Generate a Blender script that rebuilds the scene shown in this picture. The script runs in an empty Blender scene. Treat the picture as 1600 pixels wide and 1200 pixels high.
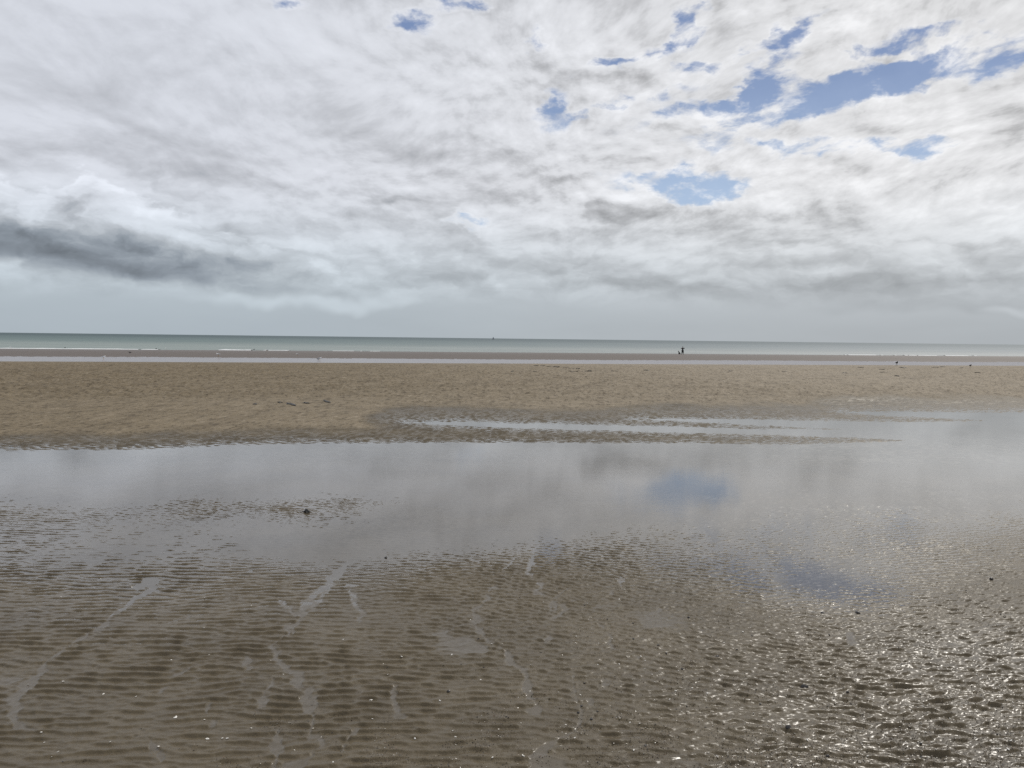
import bpy, math, random
import numpy as np
from mathutils import Vector, Matrix

S = bpy.context.scene
C = S.collection
rng = np.random.RandomState(7)
random.seed(11)
PI = math.pi

# ------------------------------------------------------------------ camera
HCAM = 1.65
FPX = 1243.0
PITCH = math.radians(-3.27)
ROLL = math.radians(0.68)
fw = Vector((0, math.cos(PITCH), math.sin(PITCH)))
r0 = Vector((1, 0, 0)); u0 = r0.cross(fw)
rt = r0 * math.cos(ROLL) + u0 * math.sin(ROLL)
up = u0 * math.cos(ROLL) - r0 * math.sin(ROLL)
camd = bpy.data.cameras.new('camera')
camd.sensor_width = 36.0; camd.lens = 36.0 * FPX / 1600.0
camd.clip_start = 0.05; camd.clip_end = 60000.0
cam = bpy.data.objects.new('camera', camd); C.objects.link(cam)
M = Matrix((rt, up, -fw)).transposed().to_4x4(); M.translation = (0, 0, HCAM)
cam.matrix_world = M
S.camera = cam

def ray(px, py):
    return (fw + rt * ((px - 800) / FPX) - up * ((py - 600) / FPX)).normalized()
def spot(px, py, z=0.0):                     # the point of a level plane seen at a spot of the photograph
    d = ray(px, py); t = (z - HCAM) / d.z
    return Vector((d.x * t, d.y * t, z))
def azel(px, py):
    d = ray(px, py)
    return math.atan2(d.x, d.y), math.asin(d.z)
def to_px(x, y, z):                          # arrays of world points -> photograph coordinates (used to look up surveyed shorelines)
    vx, vy, vz = x, y, z - HCAM
    a = vx * rt.x + vy * rt.y + vz * rt.z
    b = vx * up.x + vy * up.y + vz * up.z
    c = np.maximum(vx * fw.x + vy * fw.y + vz * fw.z, 0.3)
    return 800 + FPX * a / c, 600 - FPX * b / c

def lin(r, g, b):
    f = lambda v: (v / 255.0 / 12.92) if v <= 10 else ((v / 255.0 + 0.055) / 1.055) ** 2.4
    return (f(r), f(g), f(b), 1.0)

# ------------------------------------------------------------------ numpy noise
class VN:
    def __init__(s, seed):
        s.t = np.random.RandomState(seed).rand(256, 256)
    def __call__(s, x, y):
        xi = np.floor(x).astype(np.int64); yi = np.floor(y).astype(np.int64)
        fx = x - xi; fy = y - yi
        fx = fx * fx * fx * (fx * (fx * 6 - 15) + 10); fy = fy * fy * fy * (fy * (fy * 6 - 15) + 10)
        x0 = xi & 255; x1 = (xi + 1) & 255; y0 = yi & 255; y1 = (yi + 1) & 255
        t = s.t
        return ((t[x0, y0] * (1 - fx) + t[x1, y0] * fx) * (1 - fy) + (t[x0, y1] * (1 - fx) + t[x1, y1] * fx) * fy) * 2 - 1
def fbm(n, x, y, o=4):
    v = 0; a = 1.0; s = 0
    for k in range(o):
        v = v + a * n(x * (2.03 ** k) + 17.3 * k, y * (2.03 ** k) - 9.1 * k); s += a; a *= 0.5
    return v / s
N1, N2, N3, N4, N5 = VN(1), VN(2), VN(3), VN(4), VN(5)
def sst(a, b, v):
    t = np.clip((v - a) / (b - a), 0, 1); return t * t * (3 - 2 * t)

# ripple fields: band-limited noise, the way sand ripples fork and end
NT = 2048; LT = 10.24
def ripple_tile(lam, sig_r, sig_th, tilt, seed, skew=0.55):
    R = np.random.RandomState(seed)
    k = np.fft.fftfreq(NT, LT / NT)
    KX, KY = np.meshgrid(k, k, indexing='ij')
    kr = np.hypot(KX, KY); th = np.arctan2(KX, KY) - tilt
    th = (th + PI) % (2 * PI) - PI
    F = np.exp(-0.5 * ((kr - 1 / lam) / (sig_r / lam)) ** 2) * np.exp(-0.5 * (th / sig_th) ** 2)
    w = (R.randn(NT, NT) + 1j * R.randn(NT, NT)) * F
    a = np.fft.ifft2(w); A = np.abs(a); A = np.clip(A / A.mean(), 0, 1.7) ** 0.75
    ph = np.angle(a); ps = ph + skew * np.cos(ph)
    return (A * np.cos(ps)).astype(np.float32)
T1 = ripple_tile(0.072, 0.26, 0.27, -0.05, 21, 0.85)
T2 = ripple_tile(0.064, 0.26, 0.55, 0.10, 22, 0.85)
T3 = ripple_tile(0.034, 0.35, 0.8, 0.0, 23, 0.3)
def samp(T, x, y):
    u = x / LT * NT; v = y / LT * NT
    i = np.floor(u).astype(np.int64); j = np.floor(v).astype(np.int64)
    fu = u - i; fv = v - j
    i0 = i % NT; i1 = (i + 1) % NT; j0 = j % NT; j1 = (j + 1) % NT
    return (T[i0, j0] * (1 - fu) + T[i1, j0] * fu) * (1 - fv) + (T[i0, j1] * (1 - fu) + T[i1, j1] * fu) * fv

# ------------------------------------------------------------------ terrain
# water outline of the near lagoon's far shore (photograph coordinates of surveyed points)
def poly_sdf(P, px, py, sy=3.0):
    P = np.array(P, float); P[:, 1] *= sy; y = py * sy; x = px
    d = np.full(x.shape, 1e9); inside = np.zeros(x.shape, bool)
    n = len(P)
    for i in range(n):
        a = P[i]; b = P[(i + 1) % n]; ab = b - a
        t = np.clip(((x - a[0]) * ab[0] + (y - a[1]) * ab[1]) / (ab @ ab), 0, 1)
        d = np.minimum(d, np.hypot(x - a[0] - t * ab[0], y - a[1] - t * ab[1]))
        c = ((a[1] > y) != (b[1] > y))
        with np.errstate(divide='ignore', invalid='ignore'):
            xx = a[0] + (y - a[1]) * (b[0] - a[0]) / (b[1] - a[1] + 1e-12)
        inside ^= c & (x < xx)
    return np.where(inside, -d, d)
POOL = [(-3000, 712), (-400, 708), (0, 704), (220, 702), (340, 696), (480, 692), (800, 691), (1080, 692), (1240, 694), (1330, 691), (1410, 688.5),
        (1340, 685), (1210, 680), (1060, 677), (900, 672), (760, 667.5), (680, 664), (640, 659.5), (720, 658.5), (860, 662), (1060, 666.5), (1180, 669.5), (1310, 671),
        (1200, 665.5), (1080, 660), (1000, 655), (1060, 654), (1180, 655), (1300, 657), (1420, 659), (1540, 657.5), (1440, 653),
        (1360, 648), (1315, 643.5), (1400, 643), (1520, 644.5), (1640, 645), (2000, 646), (4000, 650), (4000, 2000), (-3000, 2000)]
NEAR = [(-600, 730, -20), (-200, 735, -20), (0, 735, -20), (300, 740, -21), (600, 740, -22), (800, 735, -22), (800, 790, -21), (1200, 740, -22), (1600, 730, -20), (2100, 730, -20), (1100, 775, -20), (1500, 760, -16), (-500, 800, -3.2), (0, 800, -0.6), (150, 795, -1.2), (300, 800, -0.8), (450, 797, 0.2), (550, 786, -0.6), (635, 782, -5), (0, 772, -5.5), (150, 768, -11), (480, 768, -6), (300, 772, -5.5), (700, 790, -19), (440, 842, -9), (600, 835, -13), (250, 845, -4.5), (720, 818, -18), (90, 850, -1.8), (-300, 860, -1.9), (0, 835, -2.2), (640, 856, -3.7), (800, 838, -4.4), (900, 826, -5.4), (1000, 816, -5.4), (1200, 801, -5.4), (1400, 790, -5.4), (1600, 779, -4.4), (2000, 770, -7), (800, 862, -1.4), (1000, 855, -1.7), (1200, 845, -1.4), (1400, 835, -0.9), (1600, 830, 0.1), (2100, 850, 2.6), (1290, 902, -4.7), (1200, 900, -1.2), (1380, 880, -1.2), (400, 885, 1.4), (0, 890, 1.4), (700, 905, 2.4), (950, 905, 2.4), (1580, 890, 1.8), (0, 960, 3.3), (400, 960, 3.8), (800, 960, 3.8), (1200, 960, 4.3), (1600, 960, 7.8), (-600, 960, 3.8), (2200, 960, 9.8), (0, 1060, 7.8), (400, 1060, 7.8), (800, 1060, 8.8), (1200, 1060, 10.8), (1600, 1060, 12.8), (-600, 1060, 8.8), (2200, 1060, 13.8), (0, 1200, 15.8), (800, 1200, 16.8), (1600, 1200, 19.8), (-600, 1200, 15.8), (2200, 1200, 21.8), (800, 1500, 25.8), (-600, 1500, 25.8), (2200, 1500, 29.8)]
_P = np.array(NEAR, float); _P[:, 1] *= 2.5
_K = np.hypot(_P[:, None, 0] - _P[None, :, 0], _P[:, None, 1] - _P[None, :, 1])
_W = np.linalg.solve(_K + 6.0 * np.eye(len(_P)), _P[:, 2])
def near_m(px, py):
    v = np.zeros(px.shape)
    for (a, b, _), w in zip(_P, _W):
        v += w * np.hypot(px - a, py * 2.5 - b)
    return v
# drainage runnels: (points in photograph coordinates, half width in m)
RUN = [([(545, 880), (505, 925), (470, 960), (440, 985), (428, 1012), (430, 1035), (475, 1050), (483, 1075), (478, 1110), (485, 1140), (478, 1180), (455, 1215)], .065),
       ([(440, 940), (452, 975), (440, 1000)], .05), ([(435, 1062), (428, 1090), (420, 1115)], .045), ([(445, 1140), (440, 1180), (450, 1215)], .045),
       ([(235, 905), (215, 930), (150, 980), (100, 1015), (60, 1050), (20, 1090), (15, 1115), (40, 1145)], .065),
       ([(285, 965), (240, 985)], .05), ([(290, 1045), (245, 1085)], .05), ([(350, 905), (385, 890)], .05),
       ([(540, 915), (560, 950), (565, 968)], .06), ([(735, 955), (760, 990), (800, 1030), (822, 1060), (835, 1110)], .045),
       ([(775, 920), (745, 950)], .06), ([(895, 940), (870, 975), (855, 1000)], .05), ([(925, 975), (950, 1000), (985, 1030)], .05),
       ([(1030, 945), (1015, 985)], .07), ([(970, 900), (960, 930)], .07), ([(1330, 990), (1345, 1015)], .05), ([(620, 1075), (630, 1120)], .045),
       ([(210, 1155), (245, 1205)], .05), ([(555, 1150), (530, 1190)], .045), ([(830, 1170), (825, 1215)], .06), ([(1210, 905), (1300, 903)], .10),
       ([(830, 870), (835, 905), (850, 930)], .07), ([(660, 1010), (700, 985)], .05), ([(330, 1100), (325, 1130)], .045), ([(395, 1020), (380, 1050)], .035)]
def run_mask(x, y):
    wx = x + 0.085 * fbm(N3, x * 6.5, y * 5.5, 4); wy = y + 0.09 * fbm(N4, x * 3.0, y * 3.0, 3)
    rg = 1 - np.abs(fbm(N1, (x + 0.25 * N3(x * 1.7, y * 1.7)) * 2.1, y * 0.85, 4)) * 2.2
    m = sst(0.90, 0.97, rg + 0.16 * fbm(N2, x * 7, y * 7, 3)) * sst(0.30, 0.45, fbm(N4, x * 0.9, y * 0.7, 2))
    for pts, w in RUN:
        W = [spot(*p) for p in pts]; w = w * (0.70 if len(pts) > 4 else 0.42)
        for a, b in zip(W[:-1], W[1:]):
            dx, dy = b.x - a.x, b.y - a.y
            t = np.clip(((wx - a.x) * dx + (wy - a.y) * dy) / (dx * dx + dy * dy + 1e-9), 0, 1)
            d = np.hypot(wx - a.x - t * dx, wy - a.y - t * dy)
            ww = w * (1 + 0.5 * N5(x * 4, y * 4))
            m = np.maximum(m, 1 - sst(ww * 0.40, ww * 0.66, d + 0.02 * N2(x * 22, y * 14)))
    return m
ZSEA = -1.75; ZCH = -1.50
PROF = np.array([(-40, 0.06), (8, 0.0), (12, 0.0), (20, 0.045), (30, 0.12), (40, 0.17), (46, 0.15), (52, 0.02), (62, -0.5), (75, -1.3), (84, -1.56), (100, -1.60), (113, -1.54), (121, -1.50), (135, -1.44), (165, -1.52), (192, -1.73), (198, -1.77), (230, -2.2), (400, -5), (90000, -60)])
def height(x, y, detail=True):
    """returns z, wetness, silt, tone"""
    D = y - 0.24 * x
    yy = np.maximum(y, 1.5)
    px, py = to_px(x, yy, np.zeros_like(x))
    base = np.interp(D, PROF[:, 0], PROF[:, 1])
    # low relief of the lagoon and its shores, in mm
    sd = poly_sdf(POOL, px + 8 * fbm(N1, x * 1.1, y * 1.1, 3), py + 0.9 * fbm(N2, x * 1.3, y * 0.8, 3))
    far = np.where(sd < 0, np.maximum(sd * 2.0, -26), np.where(sd < 60, sd * 0.17, np.minimum(10.2 + (sd - 60) * 0.6, 200))) - 1.0
    nm = near_m(px, py)
    wN = sst(716, 734, py)
    m = (far * (1 - wN) + nm * wN) / 1000.0
    m += 0.0016 * fbm(N3, x * 0.9, y * 0.9, 3) * sst(-0.018, -0.008, m)
    nearf = 1 - sst(15, 24, D)                        # near: mm relief; far: bar profile
    shore = sst(640, 628, py)
    z = np.where(D < 60, np.maximum(0, base) * (1 - sst(600, 642, py)) + np.minimum(m, 0.05 + 0 * m), base)
    z = np.where(D > 46, base + 0.05 * (1 - sst(46, 52, D)), z)
    # ripples
    wx = x + 0.05 * fbm(N1, x * 0.8, y * 0.8, 2); wy = y + 0.10 * fbm(N2, x * 0.5, y * 0.5, 3)
    lump = sst(-0.6, 0.5, (px - 900) / 700 + 0.6 * fbm(N4, x * 0.7, y * 0.7, 2) - (py - 985) / 240)
    r1 = samp(T1, wx, wy); r2 = samp(T2, wx + 3.1, wy)
    am = 0.78 + 0.45 * fbm(N5, x * 1.3, y * 1.3, 2)
    rip = (r1 * (1 - lump) * 0.0048 + r2 * (0.52 + 0.48 * lump) * 0.0050) * am
    rip += 0.0013 * samp(T3, wx, wy) * (0.55 + lump)
    rip += samp(T2, wx / 1.25 + 4, wy / 1.25) * 0.0054 * sst(950, 1500, px) * sst(880, 1080, py)
    rm = run_mask(x, y) * (y > 1.5) * (y < 9.5)
    rip = rip * (1 - 0.93 * rm)
    # sand bar: larger, lumpier ripples
    smooth = np.exp(-((py - (636 - 0.012 * px)) / 5.0) ** 2) * (1 - sst(420, 760, px))
    barr = (samp(T2, wx / 3.3, wy / 4.0) * 0.026 + samp(T2, x / 5.6 + 2, y / 7.2) * 0.022 + samp(T3, x / 4.4, y / 5.6) * 0.010)
    barr *= (1 - 0.85 * smooth) * (0.75 + 0.5 * fbm(N4, x * 0.12, y * 0.12, 3)) * (1 - sst(38, 47, D))
    shoreband = samp(T2, wx / 1.8, wy / 2.3) * 0.0075
    nb = sst(648, 612, py)                           # blend to bar relief
    rr = np.where(py < 730, shoreband * (1 - nb) + barr * nb, rip)
    bl = sst(716, 734, py)
    rr = (shoreband * (1 - nb) + barr * nb) * (1 - bl) + rip * bl
    rr = np.where(D > 49, 0.006 * samp(T2, x / 12, y / 12) + 0.012 * fbm(N1, x * 0.05, y * 0.2, 3), rr)
    z = z + rr
    z = z - (0.0026 * rm + 0.0010 * rm * samp(T3, wx * 0.6 + 1, wy * 0.3)) * (y < 9.5)
    # wetness
    wet = (1 - sst(0.005, 0.022, m + 0.007 * fbm(N2, x * 1.4, y * 0.6, 4))) * (D < 48)
    film_ = ((1 - sst(0.002, 0.009, z)) * 0.35 * (1 - bl) + bl) * sst(-0.0015, 0.0, z)
    wet = np.maximum(wet, (1 - sst(9.5, 13, D)))
    wet = np.where(D > 60, np.clip(1 - 0.25 * sst(-1.6, -1.45, z), 0, 1), wet)
    wet = np.maximum(wet, 0.25 * (1 - sst(600, 560, py) ) * 0)
    lr_ = sst(1150, 1600, px + 0.6 * (py - 1000)) * sst(860, 960, py)
    film_ = film_ * (1 - (0.72 - 0.30 * lr_) * sst(-0.001, 0.006, m) * bl * (1 - 0.5 * rm))
    return z, np.clip(wet, 0, 1), rm * sst(-0.004, -0.001, m) * 0.75, film_

def grid_mesh(name, X, Y, Z, attrs):
    nr, nc = X.shape
    me = bpy.data.meshes.new(name)
    co = np.stack([X, Y, Z], -1).astype(np.float32).reshape(-1)
    nv = nr * nc; me.vertices.add(nv); me.vertices.foreach_set('co', co)
    idx = np.arange(nv).reshape(nr, nc)
    q = np.stack([idx[:-1, :-1], idx[:-1, 1:], idx[1:, 1:], idx[1:, :-1]], -1).reshape(-1).astype(np.int32)
    nf = len(q) // 4
    me.loops.add(nf * 4); me.loops.foreach_set('vertex_index', q)
    me.polygons.add(nf); me.polygons.foreach_set('loop_start', np.arange(0, nf * 4, 4, dtype=np.int32))
    me.polygons.foreach_set('use_smooth', np.ones(nf, dtype=bool))
    me.update(calc_edges=True)
    for k, v in attrs.items():
        a = me.attributes.new(k, 'FLOAT', 'POINT'); a.data.foreach_set('value', v.astype(np.float32).reshape(-1))
    o = bpy.data.objects.new(name, me); C.objects.link(o)
    return o

rowsA = np.concatenate([np.linspace(-60, 2.0, 14), np.exp(np.arange(math.log(2.1), math.log(2.7), 0.006)), np.exp(np.arange(math.log(2.72), math.log(8), 0.0017)), np.exp(np.arange(math.log(8.01), math.log(14.5), 0.0024))])
rowsB = np.exp(np.arange(math.log(14.55), math.log(56), 0.0030))
rowsC = np.exp(np.linspace(math.log(57), math.log(270), 150))
rows = np.concatenate([rowsA, rowsB, rowsC, [320, 500, 900]])
cols = np.concatenate([[-60, -20, -8, -4, -2.5, -1.7, -1.3, -1.05], np.linspace(-0.92, 0.92, 1150), [1.05, 1.3, 1.7, 2.5, 4, 8, 20, 60]])
w = np.maximum(rows, 2.0)
X = cols[None, :] * w[:, None]; Y = np.repeat(rows[:, None], len(cols), 1)
Z, WET, RM, LU = height(X, Y)
SLOPE = np.gradient(Z, axis=0) / np.gradient(Y, axis=0)
yf = sst(4.0, 5.6, Y)
LU = LU * (1 - 0.92 * sst(0.20 - 0.17 * yf, 0.42 - 0.30 * yf, SLOPE)) * (1 - 0.35 * RM) * (1 - 0.6 * yf * sst(0.0006, 0.0025, Z) * (Y < 9))

# ------------------------------------------------------------------ node helpers
class NT_:
    def __init__(s, tree): s.t = tree; s.n = tree.nodes; s.l = tree.links
    def new(s, typ, **kw):
        n = s.n.new(typ)
        for k, v in kw.items(): setattr(n, k, v)
        return n
    def put(s, sock, v):
        if isinstance(v, bpy.types.NodeSocket): s.l.new(v, sock)
        elif v is not None: sock.default_value = v
    def m(s, op, a, b=None, c=None, clamp=False):
        n = s.new('ShaderNodeMath', operation=op, use_clamp=clamp)
        s.put(n.inputs[0], a)
        if b is not None: s.put(n.inputs[1], b)
        if c is not None: s.put(n.inputs[2], c)
        return n.outputs[0]
    def v(s, op, a, b=None):
        n = s.new('ShaderNodeVectorMath', operation=op); s.put(n.inputs[0], a)
        if b is not None:
            if op == 'SCALE': s.put(n.inputs['Scale'], b)
            else: s.put(n.inputs[1], b)
        return n.outputs['Value'] if op in ('LENGTH', 'DOT_PRODUCT') else n.outputs[0]
    def noise(s, vec, scale, detail=4, rough=0.55, dist=0.0, col=False, lac=2.0):
        n = s.new('ShaderNodeTexNoise'); n.inputs['Scale'].default_value = scale; n.inputs['Detail'].default_value = detail
        n.inputs['Roughness'].default_value = rough; n.inputs['Distortion'].default_value = dist; n.inputs['Lacunarity'].default_value = lac
        s.put(n.inputs['Vector'], vec)
        return n.outputs['Color' if col else 'Fac']
    def ss(s, x, a, b, lo=0.0, hi=1.0, kind='SMOOTHSTEP'):
        n = s.new('ShaderNodeMapRange', interpolation_type=kind, clamp=True) if kind == 'LINEAR' else s.new('ShaderNodeMapRange', interpolation_type=kind)
        s.put(n.inputs['Value'], x)
        for k, q in zip(('From Min', 'From Max', 'To Min', 'To Max'), (a, b, lo, hi)): s.put(n.inputs[k], q)
        return n.outputs['Result']
    def mix(s, f, a, b, mode='MIX'):
        n = s.new('ShaderNodeMix', data_type='RGBA', blend_type=mode); n.clamp_factor = True
        s.put(n.inputs[0], f); s.put(n.inputs[6], a); s.put(n.inputs[7], b)
        return n.outputs[2]
    def comb(s, x, y, z=0.0):
        n = s.new('ShaderNodeCombineXYZ')
        for i, q in enumerate((x, y, z)): s.put(n.inputs[i], q)
        return n.outputs[0]
    def sep(s, vsock):
        n = s.new('ShaderNodeSeparateXYZ'); s.put(n.inputs[0], vsock); return n.outputs
    def mapping(s, vec, loc=(0, 0, 0), rot=(0, 0, 0), sc=(1, 1, 1), typ='POINT'):
        n = s.new('ShaderNodeMapping', vector_type=typ); s.put(n.inputs[0], vec)
        n.inputs['Location'].default_value = loc; n.inputs['Rotation'].default_value = rot; n.inputs['Scale'].default_value = sc
        return n.outputs[0]
def material(name):
    m = bpy.data.materials.new(name); m.use_nodes = True
    m.node_tree.nodes.clear(); t = NT_(m.node_tree); out = t.new('ShaderNodeOutputMaterial')
    return m, t, out
def simple(name, col, rough=0.6, var=0.25, scale=20, metal=0, bump=0.0):
    m, t, out = material(name)
    b = t.new('ShaderNodeBsdfPrincipled'); co = t.new('ShaderNodeTexCoord').outputs['Object']
    f = t.noise(co, scale, 5, 0.6)
    c = t.mix(f, tuple(v * (1 - var) for v in col[:3]) + (1,), tuple(min(1, v * (1 + var)) for v in col[:3]) + (1,))
    t.l.new(c, b.inputs['Base Color']); b.inputs['Roughness'].default_value = rough; b.inputs['Metallic'].default_value = metal
    if bump:
        bp = t.new('ShaderNodeBump'); bp.inputs['Strength'].default_value = bump; bp.inputs['Distance'].default_value = 0.003
        t.l.new(t.noise(co, scale * 3, 4), bp.inputs['Height']); t.l.new(bp.outputs[0], b.inputs['Normal'])
    t.l.new(b.outputs[0], out.inputs[0]); return m

# ------------------------------------------------------------------ sand material
ms, t, out = material('sand')
pos = t.new('ShaderNodeNewGeometry').outputs['Position']
def attr(n):
    a = t.new('ShaderNodeAttribute', attribute_name=n); return a.outputs['Fac']
wet = attr('wet'); silt = attr('silt'); far = attr('far')
n1 = t.noise(pos, 1.3, 5, 0.6); n2 = t.noise(pos, 38, 4, 0.7); n3 = t.noise(pos, 420, 2, 0.6)
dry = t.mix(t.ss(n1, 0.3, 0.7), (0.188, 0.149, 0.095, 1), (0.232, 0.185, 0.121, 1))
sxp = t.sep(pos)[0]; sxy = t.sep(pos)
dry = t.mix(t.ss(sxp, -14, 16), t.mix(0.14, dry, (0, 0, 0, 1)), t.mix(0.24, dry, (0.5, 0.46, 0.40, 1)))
fk = t.noise(t.mapping(pos, sc=(1, 0.36, 1)), 9.0, 3, 0.65); fk2 = t.noise(t.mapping(pos, sc=(1, 0.4, 1)), 1.2, 3, 0.6)
dry = t.mix(t.ss(fk, 0.50, 0.36), dry, t.mix(0.45, dry, (0.03, 0.022, 0.015, 1)))
dry = t.mix(t.ss(fk2, 0.48, 0.70), dry, t.mix(0.18, dry, (0.03, 0.022, 0.015, 1)))
dry = t.mix(t.ss(fk, 0.58, 0.72, 0, 0.5), dry, t.mix(0.35, dry, (0.6, 0.52, 0.42, 1)))
wetc = t.mix(t.ss(n1, 0.3, 0.7), (0.080, 0.062, 0.036, 1), (0.110, 0.087, 0.053, 1))
wetc = t.mix(silt, wetc, (0.098, 0.081, 0.057, 1))
col = t.mix(wet, dry, wetc)
col = t.mix(far, col, (0.105, 0.083, 0.066, 1))
g = t.m('ADD', t.m('MULTIPLY', n2, 0.5), t.m('MULTIPLY', n3, 0.7))
col = t.mix(1.0, col, t.new('ShaderNodeCombineColor').outputs[0], 'MULTIPLY') if False else col
gs = t.ss(g, 0.3, 0.9, 0.72, 1.28, 'LINEAR')
vm = t.new('ShaderNodeVectorMath', operation='SCALE'); t.l.new(col, vm.inputs[0]); t.l.new(gs, vm.inputs['Scale'])
b = t.new('ShaderNodeBsdfPrincipled')
t.l.new(vm.outputs[0], b.inputs['Base Color'])
t.l.new(t.ss(wet, 0, 1, 0.85, 0.45, 'LINEAR'), b.inputs['Roughness'])
b.inputs['Specular IOR Level'].default_value = 0.15
cw = t.m('MULTIPLY', t.m('MULTIPLY', t.m('MULTIPLY', attr('film'), t.ss(wet, 0.55, 1.0)), t.ss(n2, 0.25, 0.6, 0.55, 1.0)), t.m('SUBTRACT', 1.0, t.m('MULTIPLY', far, 0.8)))
t.l.new(cw, b.inputs['Coat Weight']); b.inputs['Coat IOR'].default_value = 1.5
t.l.new(t.ss(silt, 0, 1, 0.25, 0.12, 'LINEAR'), b.inputs['Coat Roughness'])
bp = t.new('ShaderNodeBump'); bp.inputs['Distance'].default_value = 0.0035
t.l.new(t.ss(silt, 0, 1, 1.0, 0.1, 'LINEAR'), bp.inputs['Strength'])
t.l.new(t.m('ADD', t.m('MULTIPLY', n2, 0.8), t.m('MULTIPLY', t.noise(pos, 140, 3, 0.6), 0.55)), bp.inputs['Height'])
t.l.new(bp.outputs[0], b.inputs['Normal'])
bp2 = t.new('ShaderNodeBump'); bp2.inputs['Distance'].default_value = 0.003
t.l.new(t.ss(silt, 0, 1, 0.40, 0.10, 'LINEAR'), bp2.inputs['Strength'])
t.l.new(t.noise(pos, 45, 3, 0.55), bp2.inputs['Height']); t.l.new(bp2.outputs[0], b.inputs['Coat Normal'])
t.l.new(b.outputs[0], out.inputs[0])

FAR = ((Y - 0.24 * X) > 58).astype(float)
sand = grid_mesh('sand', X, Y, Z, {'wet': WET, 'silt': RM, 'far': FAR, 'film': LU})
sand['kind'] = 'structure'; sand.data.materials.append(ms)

# ------------------------------------------------------------------ water
def plane(name, pts, z, mat):
    me = bpy.data.meshes.new(name)
    me.from_pydata([(x, y, z) for x, y in pts], [], [tuple(range(len(pts)))]); me.update()
    o = bpy.data.objects.new(name, me); C.objects.link(o); me.materials.append(mat); o['kind'] = 'structure'; return o
def film(name, rough, bump, scale, tint=(1, 1, 1, 1), dist=0.002):
    m, t, out = material(name)
    pos = t.new('ShaderNodeNewGeometry').outputs['Position']
    gl = t.new('ShaderNodeBsdfGlossy'); gl.inputs['Roughness'].default_value = rough
    tr = t.new('ShaderNodeBsdfTransparent'); tr.inputs[0].default_value = tint
    bp = t.new('ShaderNodeBump'); bp.inputs['Strength'].default_value = bump; bp.inputs['Distance'].default_value = dist
    mp = t.mapping(pos, sc=(1, 1.8, 1), rot=(0, 0, 0.25))
    gust = t.ss(t.noise(pos, 0.35, 3), 0.35, 0.65, 0.3, 1.0)
    t.l.new(t.m('MULTIPLY', t.m('ADD', t.noise(mp, scale, 3, 0.6), t.m('MULTIPLY', t.noise(pos, scale * 0.22, 2), 1.2)), gust), bp.inputs['Height'])
    t.l.new(bp.outputs[0], gl.inputs['Normal'])
    cs = t.m('ABSOLUTE', t.v('DOT_PRODUCT', bp.outputs[0], t.new('ShaderNodeNewGeometry').outputs['Incoming']))
    fres = t.m('ADD', t.m('MULTIPLY', t.m('POWER', t.m('SUBTRACT', 1.0, cs, clamp=True), 4.2), 0.965), 0.035)
    mx = t.new('ShaderNodeMixShader'); t.l.new(fres, mx.inputs[0]); t.l.new(tr.outputs[0], mx.inputs[1]); t.l.new(gl.outputs[0], mx.inputs[2])
    t.l.new(mx.outputs[0], out.inputs[0]); return m
mpool = film('pool_water', 0.045, 0.2, 22, (0.90, 0.90, 0.89, 1))
plane('lagoon_water', [(-60, -8), (60, -8), (60, 56), (45, 56), (-30, 42), (-60, 34)], 0.0, mpool)
mch = film('channel_water_surface', 0.10, 0.06, 3, (0.8, 0.8, 0.8, 1), 0.01)
plane('channel_water', [(-1500, -290), (-1500, -250 + 0), (-600, 0 - 18), (900, 346), (900, 300), (200, 120), (0, 60), (-600, -90)], ZCH, mch) if False else None
pc = [(-700, 60 - 168), (900, 60 + 216), (900, 127 + 216), (-700, 127 - 168)]
t = NT_(mch.node_tree)
o_ = [n for n in mch.node_tree.nodes if n.type == 'OUTPUT_MATERIAL'][0]; src = o_.inputs[0].links[0].from_socket
dfc = t.new('ShaderNodeBsdfDiffuse'); dfc.inputs[0].default_value = (.36, .34, .35, 1)  # brightness of cloud reflected by the wavelets, painted in as pale diffuse colour
mxc = t.new('ShaderNodeMixShader'); mxc.inputs[0].default_value = 0.55
t.l.new(src, mxc.inputs[1]); t.l.new(dfc.outputs[0], mxc.inputs[2]); t.l.new(mxc.outputs[0], o_.inputs[0])
plane('channel_water', pc, ZCH, mch)

# sea
m, t, out = material('sea_water')
pos = t.new('ShaderNodeNewGeometry').outputs['Position']
sx = t.sep(pos)
wv = t.mapping(pos, sc=(0.35, 1.0, 1.0), rot=(0, 0, 0.2))
nw = t.noise(wv, 0.55, 5, 0.6); nb = t.noise(t.mapping(pos, sc=(0.0012, 0.004, 1)), 1.0, 4, 0.6)
dist = sx[1]
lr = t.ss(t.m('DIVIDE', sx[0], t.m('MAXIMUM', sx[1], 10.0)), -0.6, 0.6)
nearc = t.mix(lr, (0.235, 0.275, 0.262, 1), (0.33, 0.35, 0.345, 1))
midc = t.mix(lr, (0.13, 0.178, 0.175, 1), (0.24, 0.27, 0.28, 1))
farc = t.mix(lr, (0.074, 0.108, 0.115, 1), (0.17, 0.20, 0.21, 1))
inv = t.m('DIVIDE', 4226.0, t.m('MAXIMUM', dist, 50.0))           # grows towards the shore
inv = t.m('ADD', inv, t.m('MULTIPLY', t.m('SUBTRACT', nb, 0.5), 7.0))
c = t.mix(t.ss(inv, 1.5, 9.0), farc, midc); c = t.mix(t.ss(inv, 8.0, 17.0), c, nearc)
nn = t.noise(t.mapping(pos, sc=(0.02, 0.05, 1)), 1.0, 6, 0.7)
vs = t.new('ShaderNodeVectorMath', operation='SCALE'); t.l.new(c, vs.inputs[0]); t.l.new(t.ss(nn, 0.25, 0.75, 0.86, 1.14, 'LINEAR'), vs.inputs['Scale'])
df = t.new('ShaderNodeBsdfDiffuse'); t.l.new(vs.outputs[0], df.inputs[0])
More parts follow.
